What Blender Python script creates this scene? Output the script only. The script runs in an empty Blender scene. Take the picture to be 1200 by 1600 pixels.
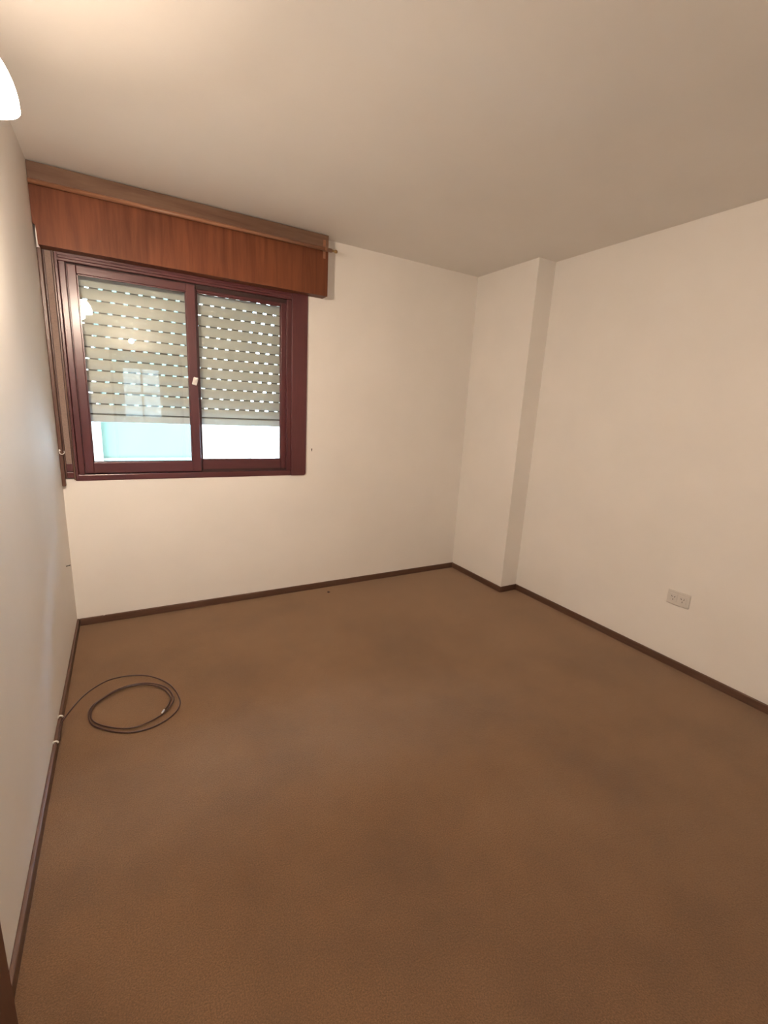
import bpy, bmesh, math, random
from mathutils import Vector, Matrix

random.seed(7)
S = bpy.context.scene
COL = S.collection

# ------------------------------------------------------------------ camera
CAM_Z = 1.4177
cam_d = bpy.data.cameras.new('camera')
cam = bpy.data.objects.new('camera', cam_d)
COL.objects.link(cam)
right = Vector((0.86916679, -0.49171276, 0.05260848))
up = Vector((0.06582017, 0.22046564, 0.97317142))
fwd = Vector((0.49011917, 0.84238558, -0.22398603))
cam.matrix_world = Matrix((
    (right.x, up.x, -fwd.x, 0.0),
    (right.y, up.y, -fwd.y, 0.0),
    (right.z, up.z, -fwd.z, CAM_Z),
    (0, 0, 0, 1)))
cam_d.sensor_fit = 'HORIZONTAL'
cam_d.sensor_width = 36.0
cam_d.lens = 704.02 / 1200.0 * 36.0
cam_d.clip_start = 0.02
cam_d.clip_end = 200
S.camera = cam

# ------------------------------------------------------------------ sky, sun, exposure
world = bpy.data.worlds.new('sky')
S.world = world
world.use_nodes = True
bg = world.node_tree.nodes['Background']
bg.inputs[0].default_value = (0.44, 0.67, 1.0, 1)
bg.inputs[1].default_value = 65.0

sun_d = bpy.data.lights.new('sun', 'SUN')
sun_d.energy = 10.0
sun_d.angle = math.radians(0.6)
sun_d.color = (1.0, 0.96, 0.9)
sun = bpy.data.objects.new('sun', sun_d)
COL.objects.link(sun)
# shines from over our own roof onto the building across the street
sun.rotation_euler = Vector((0.45, 0.75, -0.95)).to_track_quat('-Z', 'Y').to_euler()

LAMP_COLOR = (1.0, 0.80, 0.63)
SHADE_STRENGTH = 44.0
BULB_STRENGTH = 1620.0
S.view_settings.view_transform = 'Standard'
S.view_settings.look = 'None'
S.view_settings.exposure = 0.0
S.view_settings.gamma = 1.0
S.view_settings.use_curve_mapping = False

# ------------------------------------------------------------------ dimensions (metres)
XL, XR, YB, H = -0.328, 2.769, 3.144, 2.50      # room: left, right, back walls, ceiling
PX, PY = 2.600, 2.504                            # boxed column in the right back corner
YF = -0.70                                       # front wall, behind the camera, with the doorway to the hall
FT = 0.13
HY = -4.0                                        # end of the hallway
HX0, HX1 = -0.75, 1.2

# ------------------------------------------------------------------ helpers
def setp(o, **k):
    for a, b in k.items():
        o[a] = b
    return o

def link(name, bm, mat, parent=None, smooth=False):
    me = bpy.data.meshes.new(name)
    bmesh.ops.recalc_face_normals(bm, faces=bm.faces)
    bm.to_mesh(me)
    bm.free()
    if smooth:
        for p in me.polygons:
            p.use_smooth = True
    if mat:
        me.materials.append(mat)
    o = bpy.data.objects.new(name, me)
    COL.objects.link(o)
    if parent:
        o.parent = parent
        o.matrix_parent_inverse = parent.matrix_world.inverted()
    return o

def empty(name, loc=(0, 0, 0)):
    o = bpy.data.objects.new(name, None)
    COL.objects.link(o)
    o.location = loc
    o.empty_display_size = 0.05
    o.matrix_world = Matrix.Translation(loc)
    return o

def box(bm, x0, x1, y0, y1, z0, z1, bev=0.0, seg=2):
    t = bmesh.new()
    bmesh.ops.create_cube(t, size=1.0)
    for v in t.verts:
        v.co = Vector(((x0 + x1) / 2 + v.co.x * (x1 - x0),
                       (y0 + y1) / 2 + v.co.y * (y1 - y0),
                       (z0 + z1) / 2 + v.co.z * (z1 - z0)))
    if bev > 0:
        bmesh.ops.bevel(t, geom=list(t.edges), offset=bev, segments=seg, profile=0.5, affect='EDGES')
    merge(bm, t)

def merge(bm, t, mat=None):
    if mat is not None:
        bmesh.ops.transform(t, matrix=mat, verts=t.verts)
    m = {}
    for v in t.verts:
        m[v] = bm.verts.new(v.co)
    for f in t.faces:
        try:
            bm.faces.new([m[v] for v in f.verts])
        except ValueError:
            pass
    t.free()

def one_box(name, mat, parent, *a, **k):
    bm = bmesh.new()
    box(bm, *a, **k)
    return link(name, bm, mat, parent)

def tube(bm, pts, rad, n=10, cap=True):
    """round tube along points; rad is a number or one per point"""
    P = [Vector(p) for p in pts]
    R = rad if isinstance(rad, (list, tuple)) else [rad] * len(P)
    T = []
    for i in range(len(P)):
        a = P[max(i - 1, 0)]
        b = P[min(i + 1, len(P) - 1)]
        T.append((b - a).normalized())
    nrm = T[0].orthogonal().normalized()
    rings = []
    for i, p in enumerate(P):
        nrm = (nrm - T[i] * nrm.dot(T[i]))
        if nrm.length < 1e-6:
            nrm = T[i].orthogonal()
        nrm.normalize()
        bi = T[i].cross(nrm)
        rings.append([bm.verts.new(p + (nrm * math.cos(2 * math.pi * k / n) + bi * math.sin(2 * math.pi * k / n)) * R[i]) for k in range(n)])
    for a, b in zip(rings, rings[1:]):
        for k in range(n):
            bm.faces.new((a[k], a[(k + 1) % n], b[(k + 1) % n], b[k]))
    if cap:
        bm.faces.new(rings[0][::-1])
        bm.faces.new(rings[-1])

def lathe(bm, prof, center, n=40, axis='Z', cap0=False, cap1=False):
    """profile of (radius, height) turned about an axis through center"""
    rings = []
    c = Vector(center)
    for r, h in prof:
        ring = []
        for k in range(n):
            a = 2 * math.pi * k / n
            if axis == 'Z':
                q = Vector((r * math.cos(a), r * math.sin(a), h))
            elif axis == 'X':
                q = Vector((h, r * math.cos(a), r * math.sin(a)))
            else:
                q = Vector((r * math.cos(a), h, r * math.sin(a)))
            ring.append(bm.verts.new(c + q))
        rings.append(ring)
    for a, b in zip(rings, rings[1:]):
        for k in range(n):
            bm.faces.new((a[k], a[(k + 1) % n], b[(k + 1) % n], b[k]))
    if cap0:
        bm.faces.new(rings[0])
    if cap1:
        bm.faces.new(rings[-1])

def catmull(pts, sub=8):
    P = [Vector(p) for p in pts]
    out = []
    for i in range(len(P) - 1):
        p0 = P[max(i - 1, 0)]; p1 = P[i]; p2 = P[i + 1]; p3 = P[min(i + 2, len(P) - 1)]
        for k in range(sub):
            t = k / sub
            out.append(0.5 * ((2 * p1) + (p2 - p0) * t + (2 * p0 - 5 * p1 + 4 * p2 - p3) * t * t + (3 * p1 - p0 - 3 * p2 + p3) * t ** 3))
    out.append(P[-1])
    return out

# ------------------------------------------------------------------ materials
def new_mat(name):
    m = bpy.data.materials.new(name)
    m.use_nodes = True
    nt = m.node_tree
    return m, nt, nt.nodes['Principled BSDF']

def N(nt, kind, **ins):
    n = nt.nodes.new(kind)
    for k, v in ins.items():
        n.inputs[k.replace('_', ' ')].default_value = v
    return n

def ramp(nt, stops):
    r = nt.nodes.new('ShaderNodeValToRGB')
    e = r.color_ramp.elements
    while len(e) < len(stops):
        e.new(0.5)
    for el, (p, c) in zip(e, stops):
        el.position = p
        el.color = (c[0], c[1], c[2], 1)
    return r

def plain(name, col, rough=0.5, metal=0.0, spec=0.5, var=0.08, scale=25.0, bump=0.0, bscale=200.0):
    m, nt, b = new_mat(name)
    tc = nt.nodes.new('ShaderNodeTexCoord')
    no = N(nt, 'ShaderNodeTexNoise', Scale=scale, Detail=4.0)
    nt.links.new(tc.outputs['Object'], no.inputs['Vector'])
    lo = [c * (1 - var) for c in col]
    hi = [min(1, c * (1 + var)) for c in col]
    r = ramp(nt, [(0.3, lo), (0.7, hi)])
    nt.links.new(no.outputs['Fac'], r.inputs['Fac'])
    nt.links.new(r.outputs['Color'], b.inputs['Base Color'])
    b.inputs['Roughness'].default_value = rough
    b.inputs['Metallic'].default_value = metal
    b.inputs['Specular IOR Level'].default_value = spec
    if bump > 0:
        n2 = N(nt, 'ShaderNodeTexNoise', Scale=bscale, Detail=3.0)
        nt.links.new(tc.outputs['Object'], n2.inputs['Vector'])
        bp = N(nt, 'ShaderNodeBump', Strength=bump, Distance=0.002)
        nt.links.new(n2.outputs['Fac'], bp.inputs['Height'])
        nt.links.new(bp.outputs['Normal'], b.inputs['Normal'])
    return m

def wood(name, dark, light, rough=0.35, scale=(14, 14, 1.2), bands=6.0, coat=0.0, tone=0.92, spec=0.5):
    """grain runs along the axis with the smallest scale"""
    m, nt, b = new_mat(name)
    tc = nt.nodes.new('ShaderNodeTexCoord')
    mp = nt.nodes.new('ShaderNodeMapping')
    mp.inputs['Scale'].default_value = scale
    nt.links.new(tc.outputs['Object'], mp.inputs['Vector'])
    n1 = N(nt, 'ShaderNodeTexNoise', Scale=bands, Detail=8.0, Roughness=0.62, Distortion=0.5)
    nt.links.new(mp.outputs['Vector'], n1.inputs['Vector'])
    mid = [(a + c) / 2 for a, c in zip(dark, light)]
    r = ramp(nt, [(0.25, dark), (0.52, mid), (0.78, light)])
    nt.links.new(n1.outputs['Fac'], r.inputs['Fac'])
    n3 = N(nt, 'ShaderNodeTexNoise', Scale=1.6, Detail=2.0)
    nt.links.new(tc.outputs['Object'], n3.inputs['Vector'])
    r3 = ramp(nt, [(0.35, (tone, tone, tone)), (0.65, (1.08, 1.08, 1.08))])
    nt.links.new(n3.outputs['Fac'], r3.inputs['Fac'])
    mm = nt.nodes.new('ShaderNodeMix'); mm.data_type = 'RGBA'; mm.blend_type = 'MULTIPLY'
    mm.inputs['Factor'].default_value = 1.0
    nt.links.new(r.outputs['Color'], mm.inputs['A'])
    nt.links.new(r3.outputs['Color'], mm.inputs['B'])
    nt.links.new(mm.outputs['Result'], b.inputs['Base Color'])
    b.inputs['Roughness'].default_value = rough
    b.inputs['Coat Weight'].default_value = coat
    b.inputs['Specular IOR Level'].default_value = spec
    b.inputs['Coat Roughness'].default_value = 0.2
    bp = N(nt, 'ShaderNodeBump', Strength=0.12, Distance=0.002)
    nt.links.new(n1.outputs['Fac'], bp.inputs['Height'])
    nt.links.new(bp.outputs['Normal'], b.inputs['Normal'])
    return m

WALL = plain('wall_paint', (0.86, 0.83, 0.785), rough=0.62, var=0.02, scale=3.0, bump=0.10, bscale=160.0, spec=0.35)
CEIL = plain('ceiling_paint', (0.86, 0.83, 0.785), rough=0.8, var=0.02, scale=2.0, bump=0.05, bscale=120.0, spec=0.2)

def carpet():
    m, nt, b = new_mat('brown_carpet')
    tc = nt.nodes.new('ShaderNodeTexCoord')
    big = N(nt, 'ShaderNodeTexNoise', Scale=1.7, Detail=5.0, Roughness=0.6)
    fine = N(nt, 'ShaderNodeTexNoise', Scale=230.0, Detail=3.0, Roughness=0.7)
    weave = N(nt, 'ShaderNodeTexVoronoi', Scale=380.0)
    for n in (big, fine, weave):
        nt.links.new(tc.outputs['Object'], n.inputs['Vector'])
    r1 = ramp(nt, [(0.32, (0.115, 0.064, 0.034)), (0.52, (0.148, 0.082, 0.042)), (0.72, (0.170, 0.096, 0.051))])
    nt.links.new(big.outputs['Fac'], r1.inputs['Fac'])
    r2 = ramp(nt, [(0.3, (0.62, 0.62, 0.62)), (0.7, (1.28, 1.28, 1.28))])
    nt.links.new(fine.outputs['Fac'], r2.inputs['Fac'])
    mul = nt.nodes.new('ShaderNodeMix'); mul.data_type = 'RGBA'; mul.blend_type = 'MULTIPLY'
    mul.inputs['Factor'].default_value = 1.0
    nt.links.new(r1.outputs['Color'], mul.inputs['A'])
    nt.links.new(r2.outputs['Color'], mul.inputs['B'])
    nt.links.new(mul.outputs['Result'], b.inputs['Base Color'])
    b.inputs['Roughness'].default_value = 1.0
    b.inputs['Specular IOR Level'].default_value = 0.1
    b.inputs['Sheen Weight'].default_value = 0.8
    b.inputs['Sheen Roughness'].default_value = 0.5
    b.inputs['Sheen Tint'].default_value = (0.75, 0.55, 0.4, 1)
    bp = N(nt, 'ShaderNodeBump', Strength=0.3, Distance=0.003)
    nt.links.new(weave.outputs['Distance'], bp.inputs['Height'])
    bp2 = N(nt, 'ShaderNodeBump', Strength=0.3, Distance=0.003)
    nt.links.new(fine.outputs['Fac'], bp2.inputs['Height'])
    nt.links.new(bp.outputs['Normal'], bp2.inputs['Normal'])
    nt.links.new(bp2.outputs['Normal'], b.inputs['Normal'])
    return m
CARPET = carpet()

PANEL = wood('reddish_veneer', (0.100, 0.028, 0.012), (0.215, 0.070, 0.029), rough=0.5, scale=(9, 9, 0.7), bands=3.0, tone=0.72, spec=0.25)
PANEL_TOP = wood('veneer_strip', (0.10, 0.045, 0.026), (0.21, 0.125, 0.078), rough=0.4, scale=(0.8, 9, 9), bands=3.0)
ROD = wood('rod_wood', (0.23, 0.10, 0.055), (0.33, 0.16, 0.09), rough=0.35, scale=(0.8, 20, 20), bands=3.0)
FRAME = wood('dark_frame_paint', (0.075, 0.020, 0.023), (0.110, 0.031, 0.033), rough=0.30, scale=(10, 10, 1.0), bands=4.0, coat=0.1)
FRAME_H = wood('dark_frame_paint_rail', (0.075, 0.020, 0.023), (0.110, 0.031, 0.033), rough=0.30, scale=(1.0, 10, 10), bands=4.0, coat=0.1)
STRIPW = wood('brown_strip_wood', (0.080, 0.038, 0.028), (0.140, 0.072, 0.050), rough=0.33, scale=(10, 10, 0.8), bands=4.0)
BASEB = wood('baseboard_wood', (0.075, 0.035, 0.022), (0.135, 0.068, 0.042), rough=0.5, scale=(1.2, 1.2, 18), bands=4.0)
DOORW = wood('door_wood', (0.060, 0.018, 0.012), (0.110, 0.036, 0.022), rough=0.4, scale=(10, 10, 0.8), bands=3.0)
SHUT = plain('shutter_plastic', (0.63, 0.575, 0.545), rough=0.5, var=0.05, scale=8.0)
JOINT = plain('shutter_joint_shade_grime', (0.13, 0.115, 0.105), rough=0.7)  # shade of the grooves, with some dirt, put into the colour
STRAPM = plain('strap_fabric', (0.25, 0.18, 0.15), rough=0.85, var=0.12, scale=140.0, bump=0.4, bscale=400.0)
DARKGAP = plain('dark_groove', (0.035, 0.012, 0.010), rough=0.6)
BRASS = plain('aged_brass', (0.34, 0.22, 0.10), rough=0.35, metal=0.9)
CHROME = plain('shiny_metal', (0.8, 0.8, 0.82), rough=0.12, metal=1.0)
WHITEP = plain('white_plastic', (0.78, 0.76, 0.72), rough=0.35, var=0.02)
OUTLET = plain('outlet_plastic', (0.70, 0.675, 0.635), rough=0.35, var=0.02)
SLOT = plain('outlet_slot', (0.05, 0.045, 0.04), rough=0.7)
CABLE = plain('dark_cable', (0.055, 0.022, 0.016), rough=0.32, var=0.15, scale=60.0)
NAILM = plain('dark_nail', (0.05, 0.04, 0.035), rough=0.5, metal=0.6)
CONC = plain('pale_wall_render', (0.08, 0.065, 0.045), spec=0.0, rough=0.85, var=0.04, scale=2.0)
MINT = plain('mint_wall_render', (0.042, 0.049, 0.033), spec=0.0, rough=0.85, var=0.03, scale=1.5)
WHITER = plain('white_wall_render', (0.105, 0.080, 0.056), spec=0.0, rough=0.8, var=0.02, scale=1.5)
BRIGHTW = plain('bounce_glare_white', (0.85, 0.83, 0.80), spec=0.0, rough=0.8, var=0.02)
EXTGLASS = plain('far_window_glass', (0.45, 0.62, 0.62), rough=0.1, var=0.05)
ASPH = plain('street_asphalt', (0.22, 0.22, 0.22), spec=0.0, rough=0.9, var=0.1)
HALLW = plain('hall_paint', (0.78, 0.76, 0.72), rough=0.7, var=0.02)

def glass_mat():
    m, nt, b = new_mat('window_glass')
    out = nt.nodes['Material Output']
    nt.nodes.remove(b)
    tr = nt.nodes.new('ShaderNodeBsdfTransparent')
    tr.inputs['Color'].default_value = (0.93, 0.97, 0.95, 1)
    gl = nt.nodes.new('ShaderNodeBsdfGlossy')
    gl.inputs['Roughness'].default_value = 0.0
    gl.inputs['Color'].default_value = (1, 1, 1, 1)
    fr = nt.nodes.new('ShaderNodeFresnel')
    fr.inputs['IOR'].default_value = 1.5
    # uneven dust film: slightly more or less reflection over the pane
    no = N(nt, 'ShaderNodeTexNoise', Scale=3.0, Detail=3.0)
    tc = nt.nodes.new('ShaderNodeTexCoord')
    nt.links.new(tc.outputs['Object'], no.inputs['Vector'])
    mm = nt.nodes.new('ShaderNodeMath'); mm.operation = 'MULTIPLY_ADD'
    nt.links.new(no.outputs['Fac'], mm.inputs[0])
    mm.inputs[1].default_value = 0.4
    mm.inputs[2].default_value = 0.8
    mu = nt.nodes.new('ShaderNodeMath'); mu.operation = 'MULTIPLY'
    nt.links.new(fr.outputs['Fac'], mu.inputs[0])
    nt.links.new(mm.outputs[0], mu.inputs[1])
    mx = nt.nodes.new('ShaderNodeMixShader')
    nt.links.new(mu.outputs[0], mx.inputs['Fac'])
    nt.links.new(tr.outputs[0], mx.inputs[1])
    nt.links.new(gl.outputs[0], mx.inputs[2])
    nt.links.new(mx.outputs[0], out.inputs['Surface'])
    return m
GLASS = glass_mat()

def glow(name, col, strength):
    m, nt, b = new_mat(name)
    b.inputs['Base Color'].default_value = (0.9, 0.88, 0.84, 1)
    b.inputs['Emission Color'].default_value = (*col, 1)
    b.inputs['Emission Strength'].default_value = strength
    b.inputs['Roughness'].default_value = 0.3
    return m

# ------------------------------------------------------------------ room shell
def struct(name, bm, mat):
    return setp(link(name, bm, mat), kind='structure')

WT = 0.20      # wall thickness
bm = bmesh.new(); box(bm, XL - WT, XR + WT, YF - FT, YB + WT, -0.12, 0.0)
setp(struct('floor', bm, CARPET), label='brown wall-to-wall carpet floor')
bm = bmesh.new(); box(bm, XL - WT, XR + WT, YF - FT, YB + WT, H, H + 0.15)
setp(struct('ceiling', bm, CEIL), label='cream painted flat ceiling')
bm = bmesh.new(); box(bm, XL - WT, XL, YF - FT, YB + WT, 0, H)
setp(struct('wall_left', bm, WALL), label='cream painted wall carrying the lamp')
bm = bmesh.new(); box(bm, XR, XR + WT, YF - FT, YB + WT, 0, H)
setp(struct('wall_right', bm, WALL), label='cream painted wall with the power outlet')
# back wall with the window opening
OX0, OX1, OZ0, OZ1 = -0.255, 1.035, 0.925, 2.140
bm = bmesh.new()
box(bm, XL, OX0, YB, YB + WT, 0, H)
box(bm, OX1, XR, YB, YB + WT, 0, H)
box(bm, OX0, OX1, YB, YB + WT, 0, OZ0)
box(bm, OX0, OX1, YB, YB + WT, OZ1, H)
setp(struct('wall_back', bm, WALL), label='cream painted wall with the window')
bm = bmesh.new(); box(bm, PX, XR, PY, YB, 0, H)
setp(struct('wall_column', bm, WALL), label='boxed cream column in the room corner')
# front wall with the door opening
DX0, DX1, DZ = -0.10, 0.75, 1.99
bm = bmesh.new()
box(bm, XL, DX0, YF - FT, YF, 0, H)
box(bm, DX1, XR, YF - FT, YF, 0, H)
box(bm, DX0, DX1, YF - FT, YF, DZ, H)
setp(struct('wall_front', bm, WALL), label='cream painted wall with the open door')

# hallway behind the door
y1 = YF - FT
bm = bmesh.new(); box(bm, HX0 - .1, HX1 + .1, HY - .1, y1, -0.12, 0.0)
setp(struct('floor_hall', bm, CARPET), label='brown carpet of the hallway')
bm = bmesh.new(); box(bm, HX0 - .1, HX1 + .1, HY - .1, y1, H, H + 0.15)
setp(struct('ceiling_hall', bm, CEIL), label='ceiling of the hallway')
bm = bmesh.new()
box(bm, HX0 - .1, HX0, HY, y1, 0, H)
setp(struct('wall_hall_left', bm, HALLW), label='pale hallway wall')
bm = bmesh.new(); box(bm, HX1, HX1 + .1, HY, y1, 0, H)
setp(struct('wall_hall_right', bm, HALLW), label='pale hallway wall')
WX0, WX1, WZ0, WZ1 = 0.02, 0.72, 0.95, 1.95
bm = bmesh.new()
box(bm, HX0 - .1, WX0, HY - .1, HY, 0, H)
box(bm, WX1, HX1 + .1, HY - .1, HY, 0, H)
box(bm, WX0, WX1, HY - .1, HY, 0, WZ0)
box(bm, WX0, WX1, HY - .1, HY, WZ1, H)
setp(struct('wall_hall_end', bm, HALLW), label='pale hallway end wall with small window')
w2 = setp(empty('window_2', (WX0, HY, WZ0)), kind='structure', label='small white hallway window')
for i in range(3):
    x = WX0 + (WX1 - WX0 - .04) * i / 2
    one_box('stile', WHITEP, w2, x, x + .04, HY - .07, HY - .03, WZ0, WZ1, bev=.004)
for z in (WZ0, (WZ0 + WZ1) / 2 - .02, WZ1 - .04):
    one_box('rail', WHITEP, w2, WX0, WX1, HY - .068, HY - .032, z, z + .04, bev=.004)

bm = bmesh.new(); box(bm, -4, 5, HY - 2.2, HY - 2.0, -7, 7)  # unseen wall added to keep the bright sky out of the hallway window
setp(struct('wall_sky_block', bm, plain('sky_block_render', (0.16, 0.15, 0.12), spec=0.0, rough=0.9, var=0.05)), label='added grey wall blocking the sky beyond the hallway window')
# baseboards
BH, BT = 0.047, 0.013
def base(name, x0, x1, y0, y1, label):
    o = one_box(name, BASEB, None, x0, x1, y0, y1, 0, BH, bev=0.004)
    setp(o, kind='structure', label=label)
base('baseboard_back', XL + BT, PX - BT, YB - BT, YB, 'dark brown wooden baseboard under the window')
base('baseboard_left', XL, XL + BT, 0.989, YB, 'dark brown wooden baseboard along lamp wall')
base('baseboard_right', XR - BT, XR, YF, PY - BT, 'dark brown wooden baseboard under the outlet')
base('baseboard_column_side', PX - BT, PX, PY - BT, YB, 'dark brown baseboard along column side')
base('baseboard_column_front', PX, XR, PY - BT, PY, 'dark brown baseboard along column front')

# doorway to the hall (behind the camera)
d2 = setp(empty('door_2', (DX0, YF, 0)), kind='structure', label='dark wooden frame of the open doorway to the hall')
one_box('door_jamb', DOORW, d2, DX0, DX0 + .03, YF - FT - .01, YF + .006, 0, DZ, bev=.003)
one_box('door_jamb', DOORW, d2, DX1 - .03, DX1, YF - FT - .01, YF + .006, 0, DZ, bev=.003)
one_box('door_head', DOORW, d2, DX0 + .03, DX1 - .03, YF - FT - .01, YF + .006, DZ - .03, DZ, bev=.003)
# dark wooden door on the left wall, only the edge of its casing reaches into view
d1 = setp(empty('door_1', (XL, .53, 0)), kind='structure', label='dark brown wooden door casing on the lamp wall')
cx1 = XL + .040
one_box('casing_board', DOORW, d1, XL + .0005, cx1, .887, .988, 0, 2.06, bev=.003)
one_box('casing_board', DOORW, d1, XL + .0005, cx1, .094, .173, 0, 2.06, bev=.003)
one_box('casing_board', DOORW, d1, XL + .0005, cx1, .173, .887, 1.98, 2.06, bev=.003)
leaf = one_box('door_leaf', DOORW, d1, XL + .0005, XL + .022, .176, .884, .01, 1.978, bev=.002)
for z0, z1 in ((.18, .86), (1.10, 1.82)):
    one_box('door_panel', DOORW, leaf, XL + .020, XL + .028, .30, .76, z0, z1, bev=.004)
bm = bmesh.new()
tube(bm, [(XL + .022, .82, 1.0), (XL + .065, .82, 1.0)], .009, 12)
tube(bm, catmull([(XL + .065, .825, 1.0), (XL + .068, .77, 1.0), (XL + .065, .70, .998)], 6), .008, 12)
link('door_handle', bm, BRASS, leaf, smooth=True)

# ------------------------------------------------------------------ window
w1 = setp(empty('window_1', (0.4, YB, 0.91)), kind='structure', label='dark maroon sliding window with two panes')
# fixed frame
one_box('frame_head', FRAME_H, w1, -.255, 1.035, YB - .004, YB + .075, 2.088, 2.140, bev=.003)
one_box('frame_rebate', FRAME, w1, -.246, -.192, YB + .026, YB + .074, .946, 2.088, bev=.002)
one_box('frame_rebate', FRAME, w1, .985, 1.006, YB + .066, YB + .075, .946, 2.088, bev=.001)
one_box('frame_sill', FRAME_H, w1, -.262, 1.035, YB - .006, YB + .075, .910, .946, bev=.004)
one_box('frame_jamb', FRAME, w1, -.258, -.246, YB - .012, YB + .075, .915, 2.125, bev=.002)
one_box('frame_jamb', FRAME, w1, -.243, -.214, YB - .006, YB + .075, .946, 2.088, bev=.003)
one_box('frame_jamb', FRAME, w1, 1.006, 1.035, YB + .004, YB + .075, .946, 2.088, bev=.003)
one_box('track_fin', FRAME, w1, 1.0, 1.006, YB - .001, YB + .03, .946, 2.088, bev=.0015)
one_box('track_fin', FRAME_H, w1, -.214, 1.0, YB + .027, YB + .031, .946, .958, bev=.001)
one_box('gap_backing', DARKGAP, w1, -.214, 1.0, YB + .0255, YB + .0265, .944, .962)  # dark sheets added behind the sash gaps; the shade is in their colour
one_box('gap_backing', DARKGAP, w1, -.214, 1.0, YB + .0255, YB + .0265, 2.064, 2.090)
one_box('gap_backing', DARKGAP, w1, -.214, 1.0, YB + .066, YB + .070, 2.064, 2.090)
one_box('head_lip', FRAME_H, w1, -.243, 1.030, YB - .012, YB - .004, 2.100, 2.116, bev=.003)
# wide casing board on the right with its rounded foot
bm = bmesh.new()
t = bmesh.new()
ca = [(1.030, .910), (1.122, .910)]
for k in range(1, 7):
    a = -math.pi / 2 + math.pi / 2 * k / 6
    ca.append((1.122 + .018 * math.cos(a), .928 + .018 * math.sin(a)))
ca += [(1.140, 2.135), (1.030, 2.135)]
f0 = [t.verts.new((x, YB - .014, z)) for x, z in ca]
f1 = [t.verts.new((x, YB, z)) for x, z in ca]
t.faces.new(f0); t.faces.new(f1[::-1])
for k in range(len(ca)):
    t.faces.new((f0[k], f0[(k + 1) % len(ca)], f1[(k + 1) % len(ca)], f1[k]))
merge(bm, t)
cas = link('casing_board', bm, FRAME, w1)
bv = cas.modifiers.new('bevel', 'BEVEL'); bv.width = .003; bv.segments = 2; bv.limit_method = 'ANGLE'

def sash(x0, x1, z0, z1, y0, y1, gx0, gx1, gz0, gz1, latch):
    s = empty('sash', (x0, y0, z0)); s.parent = w1
    s.matrix_parent_inverse = w1.matrix_world.inverted()
    one_box('stile', FRAME, s, x0, gx0, y0, y1, z0, z1, bev=.003)
    one_box('stile', FRAME, s, gx1, x1, y0, y1, z0, z1, bev=.003)
    one_box('rail', FRAME_H, s, gx0, gx1, y0 + .002, y1 - .002, z0, gz0, bev=.003)
    one_box('rail', FRAME_H, s, gx0, gx1, y0 + .002, y1 - .002, gz1, z1, bev=.003)
    ym = (y0 + y1) / 2
    bd = bmesh.new()
    for (a, b, c, d) in ((gx0, gx0 + .006, gz0, gz1), (gx1 - .006, gx1, gz0, gz1), (gx0, gx1, gz0, gz0 + .006), (gx0, gx1, gz1 - .006, gz1)):
        box(bd, a, b, ym - .009, ym - .003, c, d)
    link('glazing_bead', bd, FRAME, s)
    one_box('pane', GLASS, s, gx0 - .004, gx1 + .004, ym - .0005, ym + .0005, gz0 - .004, gz1 + .004)
    return s
sl = sash(-.208, .427, .954, 2.078, YB - .008, YB + .024, -.167, .377, 1.017, 2.036, True)
sr = sash(.375, 1.003, .956, 2.084, YB + .034, YB + .064, .440, .968, 1.022, 2.050, False)
# little white latch on the meeting stile
bm = bmesh.new()
t = bmesh.new(); box(t, -.014, .014, -.012, 0, -.024, .024, bev=.004)
merge(bm, t, Matrix.Translation((.408, YB - .008, 1.520)) @ Matrix.Rotation(math.radians(16), 4, 'Y'))
t = bmesh.new(); box(t, -.008, .008, -.020, -.010, -.006, .020, bev=.003)
merge(bm, t, Matrix.Translation((.408, YB - .008, 1.520)) @ Matrix.Rotation(math.radians(16), 4, 'Y'))
setp(link('latch', bm, WHITEP, sl), label='small white plastic latch')

# ------------------------------------------------------------------ roller shutter behind the glass
PITCH = 0.0640
sh = setp(empty('roller_shutter', (0.39, YB + .10, 1.25)), label='pale grey slatted roller shutter lowered behind the window glass', category='shutter')
SX0, SX1 = -.235, 1.015
ROWS = [2.058 - PITCH * k for k in range(12)]            # heights of the slotted joints
OFFS = [190, 160, 145, 125, 117, 180, 170, 207, 195, 155, 210, 170]
YS = YB + .105
def slat_body(bm, z0, z1):
    n = 8
    ring = []
    for k in range(n + 1):
        t = k / n
        ring.append((YS - .0055 * math.sin(math.pi * t) ** 0.8 - .001, z0 + (z1 - z0) * t))
    for k in range(n, -1, -1):
        t = k / n
        ring.append((YS + .0045 - .003 * math.sin(math.pi * t), z0 + (z1 - z0) * t))
    a = [bm.verts.new((SX0, y, z)) for y, z in ring]
    b = [bm.verts.new((SX1, y, z)) for y, z in ring]
    bm.faces.new(a); bm.faces.new(b[::-1])
    for k in range(len(ring)):
        bm.faces.new((a[k], b[k], b[(k + 1) % len(ring)], a[(k + 1) % len(ring)]))
SP, SW = 0.0672, 0.022
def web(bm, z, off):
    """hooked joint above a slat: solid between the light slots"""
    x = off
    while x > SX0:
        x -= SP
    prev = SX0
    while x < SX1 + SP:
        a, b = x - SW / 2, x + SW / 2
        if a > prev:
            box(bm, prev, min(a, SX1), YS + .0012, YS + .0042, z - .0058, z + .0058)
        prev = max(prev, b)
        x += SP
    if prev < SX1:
        box(bm, prev, SX1, YS + .0012, YS + .0042, z - .0058, z + .0058)
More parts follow.
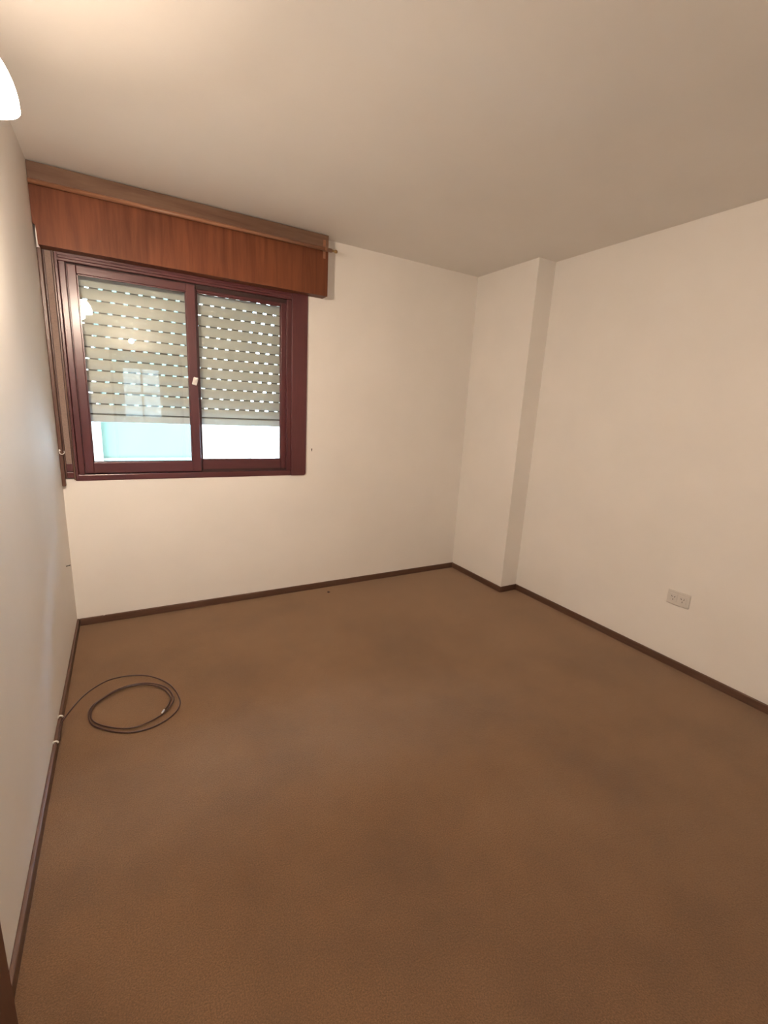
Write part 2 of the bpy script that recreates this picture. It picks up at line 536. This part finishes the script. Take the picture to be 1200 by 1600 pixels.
for k in range(-1, 13):
    if k < 0:
        z0, z1 = ROWS[0] + .0040, ROWS[0] + PITCH - .0040
    elif k < 11:
        z0, z1 = ROWS[k + 1] + .0040, ROWS[k] - .0040
    elif k == 11:
        z0, z1 = 1.2995, ROWS[11] - .0040
    else:
        break
    bm = bmesh.new()
    slat_body(bm, z0, z1)
    sl_ = link('slat', bm, SHUT, sh)
    if k >= 0:
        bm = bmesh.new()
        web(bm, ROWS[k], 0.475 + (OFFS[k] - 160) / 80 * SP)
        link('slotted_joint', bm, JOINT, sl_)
bm = bmesh.new()
box(bm, SX0, SX1, YS - .007, YS + .006, 1.248, 1.290, bev=.003)
bb_ = link('bottom_bar', bm, SHUT, sh)
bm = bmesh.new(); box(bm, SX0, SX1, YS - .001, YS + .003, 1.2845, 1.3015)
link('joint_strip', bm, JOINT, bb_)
for x in (SX0 - .018, SX1 - .012):
    bm = bmesh.new()
    box(bm, x, x + .03, YS - .018, YS - .010, .93, 2.12)
    box(bm, x, x + .03, YS + .010, YS + .018, .93, 2.12)
    box(bm, x if x < 0 else x + .026, x + .004 if x < 0 else x + .03, YS - .010, YS + .010, .93, 2.12)
    link('guide_rail', bm, FRAME, sh)

# strap box: outer strip, recessed channel, strap and its winder
so = setp(empty('strap_cover', (XL + .03, YB, .885)), label='tall brown wooden strip housing the shutter strap beside the window', category='strap cover')
one_box('outer_strip', STRIPW, so, XL + .001, -.309, YB - .030, YB - .0005, .885, 2.128, bev=.003)
one_box('channel_back', DARKGAP, so, -.309, -.259, YB - .006, YB - .0005, .925, 2.128, bev=.001)
one_box('channel_lip', STRIPW, so, -.306, -.301, YB - .012, YB - .004, .925, 2.128, bev=.001)
one_box('channel_lip', STRIPW, so, -.268, -.260, YB - .014, YB - .004, .918, 2.128, bev=.002)
one_box('winder_plate', FRAME, so, -.300, -.268, YB - .016, YB - .004, .930, .962, bev=.002)
one_box('winder_slot', FRAME, so, -.299, -.269, YB - .012, YB - .004, .968, 1.012, bev=.002)
bm = bmesh.new()
box(bm, -.2985, -.2715, YB - .0105, YB - .0085, 1.010, 2.125)
setp(link('strap', bm, STRAPM, so), label='woven beige-brown shutter strap')
# cup hook
hk = empty('cup_hook', (-.320, YB - .03, 1.085))
setp(hk, label='small white cup hook screwed into the brown strip', category='hook')
bm = bmesh.new()
pts = [(-.322, YB - .030, 1.092), (-.324, YB - .040, 1.092)]
for k in range(9):
    a = math.pi - math.pi * 1.15 * k / 8 * 1.0
    pts.append((-.311 + .012 * math.cos(a), YB - .043, 1.083 - .013 * math.sin(a)))
tube(bm, catmull(pts, 3), .0022, 8)
link('hook_wire', bm, WHITEP, hk, smooth=True)
bm = bmesh.new(); lathe(bm, [(.0005, 0), (.005, 0), (.0045, .002), (.0005, .0025)], (-.322, YB - .0322, 1.092), 12, 'Y')
link('collar', bm, WHITEP, hk)

# ------------------------------------------------------------------ shutter box cover
BX0, BX1, BD = -.312, 1.247, .09
bc = setp(empty('shutter_box', (0.45, YB, 2.128)), label='long reddish-brown veneered shutter box above the window', category='shutter box')
bm = bmesh.new()
pp = [(BX0, 2.128), (BX1, 2.128), (BX1, 2.412), (XL + .001, 2.412), (XL + .001, 2.222), (BX0 - .003, 2.214)]
fa = [bm.verts.new((x, YB - BD, z)) for x, z in pp]
fb_ = [bm.verts.new((x, YB - BD + .016, z)) for x, z in pp]
bm.faces.new(fa); bm.faces.new(fb_[::-1])
for k in range(len(pp)):
    bm.faces.new((fa[k], fa[(k + 1) % len(pp)], fb_[(k + 1) % len(pp)], fb_[k]))
link('front_panel', bm, PANEL, bc)
one_box('top_strip', PANEL_TOP, bc, XL + .001, BX1, YB - BD - .003, YB - BD + .014, 2.412, 2.494, bev=.002)
one_box('end_panel', PANEL, bc, BX1 - .016, BX1, YB - BD + .016, YB - .0005, 2.128, 2.494, bev=.001)
one_box('end_panel', PANEL, bc, BX0, BX0 + .016, YB - BD + .016, YB - .0005, 2.128, 2.494, bev=.001)
one_box('bottom_panel', PANEL, bc, BX0 + .016, BX1 - .016, YB - BD + .016, YB - .0005, 2.129, 2.141)
# curtain rod along its top
cr = setp(empty('curtain_rod', (0.45, YB - .13, 2.40)), label='thin brown curtain rod running along the shutter box', category='curtain rod')
RY, RZ = YB - BD - .026, 2.403
bm = bmesh.new(); tube(bm, [(XL + .004, RY, RZ - .004), (BX1 + .012, RY, RZ)], .0115, 14)
link('rod', bm, ROD, cr, smooth=True)
bm = bmesh.new()
lathe(bm, [(.0005, 0), (.008, 0), (.008, .010), (.0045, .013), (.0045, .018), (.009, .022), (.0115, .030), (.009, .038), (.004, .042), (.0005, .043)], (BX1 + .012, RY, RZ), 16, 'X')
link('finial', bm, BRASS, cr, smooth=True)
for x in (BX1 - .030,):
    bm = bmesh.new()
    box(bm, x - .009, x + .009, YB - BD - .006, YB - BD - .003, RZ - .050, RZ + .06, bev=.001)
    tube(bm, [(x, YB - BD - .004, RZ), (x, RY - .004, RZ)], .006, 10)
    lathe(bm, [(.0118, -.006), (.014, -.006), (.014, .006), (.0118, .006)], (x, RY, RZ), 18, 'X')
    link('bracket', bm, ROD, cr)

# ------------------------------------------------------------------ wall lamp
Rr, Ht, OUT = .085, .126, .080
def make_lamp(loc, rz, label, power):
    """dome-shaded wall lamp; local +X points out of the wall, origin on the wall at rim height"""
    lp = bpy.data.objects.new('wall_lamp', None)
    COL.objects.link(lp)
    lp.location = loc
    lp.rotation_euler = (0, 0, rz)
    setp(lp, label=label, category='lamp')
    def part(name, bm, mat):
        o = link(name, bm, mat, None, smooth=True)
        o.parent = lp
    shade_m = glow('lit_opal_glass', LAMP_COLOR, SHADE_STRENGTH * power)
    bulb_m = glow('lit_bulb', LAMP_COLOR, BULB_STRENGTH * power)
    c = (OUT, 0, 0)
    prof = []
    for k in range(15):
        a = math.pi / 2 * k / 14
        prof.append((max(Rr * math.cos(a), .014), Ht * math.sin(a)))
    inner = [(max(r - .004, .010), h * .97) for r, h in prof[::-1]]
    bm = bmesh.new(); lathe(bm, prof + inner, c, 40)
    part('shade', bm, shade_m)
    bm = bmesh.new()
    lathe(bm, [(.052, .101), (.0545, .102), (.046, .122), (.032, .138), (.014, .146), (.014, .142), (.030, .134), (.044, .119), (.052, .101)], c, 32)  # out-of-view cup added to hold upward lamp light off the ceiling
    part('shield_cup', bm, BRASS)
    bm = bmesh.new()
    lathe(bm, [(.0005, -.030), (.012, -.0275), (.022, -.0205), (.0285, -.010), (.030, 0), (.027, .014), (.020, .028), (.0135, .042), (.013, .075), (.0005, .076)], (OUT, 0, -.022), 24)
    part('bulb', bm, bulb_m)
    bm = bmesh.new()
    lathe(bm, [(.0005, -.012), (.017, -.012), (.019, 0), (.017, .02), (.012, .034), (.0005, .036)], (OUT, 0, Ht), 20)
    part('shade_cap', bm, BRASS)
    bm = bmesh.new()
    tube(bm, catmull([(.012, 0, .13), (.03, 0, .16), (OUT - .02, 0, .19), (OUT, 0, .158)], 6), .006, 10)
    part('arm', bm, BRASS)
    bm = bmesh.new()
    lathe(bm, [(.0005, 0), (.045, 0), (.045, .006), (.036, .012), (.0005, .014)], (0, 0, .13), 28, 'X')
    part('wall_plate', bm, BRASS)
make_lamp((XL, 1.53, 2.058), 0, 'lit white glass wall lamp beside the shutter box corner', 1.12)
bl = setp(empty('bulb_lamp', (.157, YF, 2.083)), label='bare lit bulb on a white wall holder above the doorway', category='lamp')
bm = bmesh.new(); lathe(bm, [(.0005, 0), (.042, 0), (.042, .008), (.024, .014), (.022, .045), (.0005, .046)], (.157, YF, 2.083), 28, 'Y')
link('holder', bm, WHITEP, bl, smooth=True)
bm = bmesh.new(); lathe(bm, [(.0005, .040), (.013, .040), (.015, .052), (.024, .066), (.030, .084), (.027, .102), (.015, .113), (.0005, .116)], (.157, YF, 2.083), 24, 'Y')
link('bulb', bm, glow('lit_bare_bulb', LAMP_COLOR, 480.0), bl, smooth=True)

# ------------------------------------------------------------------ power outlet on the right wall
oy0, oy1, oz0, oz1 = 1.203, 1.327, .379, .464
po = setp(empty('power_outlet', (XR, (oy0 + oy1) / 2, oz0)), label='white double power outlet on the right wall', category='outlet')
one_box('cover_plate', OUTLET, po, XR - .011, XR - .0003, oy0, oy1, oz0, oz1, bev=.003)
for c in (oy0 + .036, oy1 - .036):
    so_ = one_box('socket', OUTLET, po, XR - .0135, XR - .0105, c - .021, c + .021, oz0 + .019, oz1 - .019, bev=.001)
    cz = (oz0 + oz1) / 2
    for dy, dz, ang in ((-.008, .006, 30), (.008, .006, -30), (0, -.011, 0)):
        bm = bmesh.new()
        t = bmesh.new(); box(t, -.0004, .0004, -.0014, .0014, -.0048, .0048)
        merge(bm, t, Matrix.Translation((XR - .0137, c + dy, cz + dz)) @ Matrix.Rotation(math.radians(ang), 4, 'X'))
        link('pin_slot', bm, SLOT, so_)

# ------------------------------------------------------------------ cable coil on the carpet
cc = setp(empty('cable_coil', (-.05, 2.15, 0)), label='loose coil of thin dark cable lying on the carpet', category='cable')
path = [(-.313, 2.005, .020), (-.3135, 2.019, .036), (-.309, 2.067, .056), (-.282, 2.135, .065), (-.242, 2.232, .06), (-.196, 2.307, .05),
        (-.14, 2.361, .04), (-.063, 2.378, .03), (.022, 2.353, .022), (.093, 2.28, .016), (.132, 2.198, .012), (.148, 2.094, .010),
        (.133, 2.031, .008), (.092, 1.985, .006), (.028, 1.955, .005), (-.041, 1.953, .005), (-.098, 1.976, .005), (-.155, 2.022, .005),
        (-.205, 2.081, .005), (-.222, 2.155, .006), (-.215, 2.208, .008), (-.186, 2.245, .010), (-.12, 2.298, .012), (-.054, 2.315, .013),
        (.024, 2.298, .013), (.095, 2.23, .012), (.122, 2.143, .011), (.112, 2.080, .010), (.064, 2.018, .010), (-.01, 1.982, .010),
        (-.075, 1.985, .010), (-.150, 2.035, .010), (-.200, 2.095, .010), (-.214, 2.160, .011), (-.200, 2.215, .012), (-.165, 2.255, .013),
        (-.11, 2.290, .014), (-.05, 2.302, .015), (.018, 2.284, .014), (.082, 2.222, .013), (.110, 2.140, .012), (.102, 2.090, .011), (.078, 2.045, .012)]
cp = catmull(path, 7)
bm = bmesh.new(); tube(bm, cp, .0034, 8)
link('cable', bm, CABLE, cc, smooth=True)
bm = bmesh.new()
e = Vector(path[-1]); dr = (Vector(path[-1]) - Vector(path[-2])).normalized()
tube(bm, [e - dr * .004, e + dr * .004, e + dr * .020, e + dr * .026], [.0045, .0055, .0055, .003], 12)
setp(link('metal_tip', bm, CHROME, cc, smooth=True), label='shiny metal tip')

# cable clips tacked on the left baseboard
for k, (y, lab) in enumerate(((2.125, 'white cable clip on the baseboard under the cable arc'), (1.955, 'white cable clip where the cable end meets the baseboard'))):
    c = setp(empty('cable_clip', (XL + BT, y, BH)), label=lab, category='cable clip', group='cable clips on the left baseboard')
    bm = bmesh.new()
    pts = []
    for j in range(9):
        a = math.pi * j / 8
        pts.append((XL + .010 + .008 * math.cos(a), y, BH + .001 + .009 * math.sin(a)))
    tube(bm, pts, .0035, 8)
    link('loop', bm, WHITEP, c, smooth=True)
    bm = bmesh.new()
    lathe(bm, [(.0005, .0), (.0035, .0), (.003, .002), (.0005, .0025)], (XL + BT, y - .007, BH - .006), 10, 'X')
    link('pin', bm, NAILM, c)

# ------------------------------------------------------------------ nails and small debris
def nail(x, y, z, axis, lab, tilt):
    n = setp(empty('nail', (x, y, z)), label=lab, category='nail')
    dv = Vector((0, -1, 0)) if axis == 'Y' else Vector((1, 0, 0))
    tip = Vector((x, y, z)) + dv * .018 + Vector(tilt)
    bm = bmesh.new(); tube(bm, [Vector((x, y, z)) - dv * .0, tip], .0024, 8)
    link('shank', bm, NAILM, n)
    bm = bmesh.new(); tube(bm, [tip, tip + dv * .002], .0045, 10)
    link('head', bm, NAILM, n)
nail(1.187, YB, 1.085, 'Y', 'dark bent nail in the wall right of the window casing', (-.006, 0, .016))
nail(XL, 2.905, .472, 'X', 'small dark nail low on the lamp wall beside the corner', (0, 0, .004))
def crumb(name, x, y, z, r, mat, lab, cat):
    bm = bmesh.new()
    bmesh.ops.create_icosphere(bm, subdivisions=2, radius=r)
    for v in bm.verts:
        v.co *= random.uniform(.75, 1.15)
        v.co.z *= .55
        v.co += Vector((x, y, z))
    setp(link(name, bm, mat), label=lab, category=cat)
crumb('paint_chip', -.185, YB - .006, BH + .002, .006, WHITEP, 'white paint chip on the baseboard below the window', 'paint chip')
crumb('lint_tuft', 1.304, 3.03, .003, .011, DARKGAP, 'dark lint tuft on the carpet below the window wall', 'lint')

# ------------------------------------------------------------------ outside: building across the street
FY = 10.5
fb = setp(empty('apartment_building', (2, FY, -7)), label='sunlit pale building across the street beyond the window gap', category='building')
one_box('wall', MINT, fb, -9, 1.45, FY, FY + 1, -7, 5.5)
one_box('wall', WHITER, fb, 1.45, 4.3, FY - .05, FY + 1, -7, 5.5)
one_box('wall', BRIGHTW, fb, 4.3, 15, FY - .10, FY + 1, -7, 5.5)  # unseen pale section added to bounce blue daylight onto the left wall
one_box('wall', BRIGHTW, fb, -16, -9, FY - .10, FY + 1, -7, 5.5)  # unseen pale section added to bounce daylight onto the right wall
one_box('facade_strip', WHITER, fb, -.62, -.38, FY - .16, FY, -7, 5.5, bev=.01)
one_box('facade_strip', BRIGHTW, fb, 2.50, 2.95, FY - .3, FY - .05, -7, 5.5, bev=.01)  # added strip; its pale colour stands for sun glare on the facade
for z in (-5.8, -2.9, 0.12, 3.0):
    one_box('ledge', CONC, fb, -9, 1.45, FY - .06, FY, z, z + .05, bev=.005)
for z in (-4.9, -2.0, .9, 3.9):
    for x in (-7.5, -5.0, -2.3):
        wf = one_box('window', WHITER, fb, x, x + 1.3, FY - .04, FY, z, z + 1.2, bev=.01)
        one_box('glass', EXTGLASS, wf, x + .08, x + .61, FY - .05, FY - .02, z + .08, z + 1.12)
        one_box('glass', EXTGLASS, wf, x + .69, x + 1.22, FY - .05, FY - .02, z + .08, z + 1.12)
bm = bmesh.new(); box(bm, -30, 30, YB + WT + .05, FY + 30, -7.2, -7.0)
setp(link('ground', bm, ASPH), kind='structure', label='grey street far below')
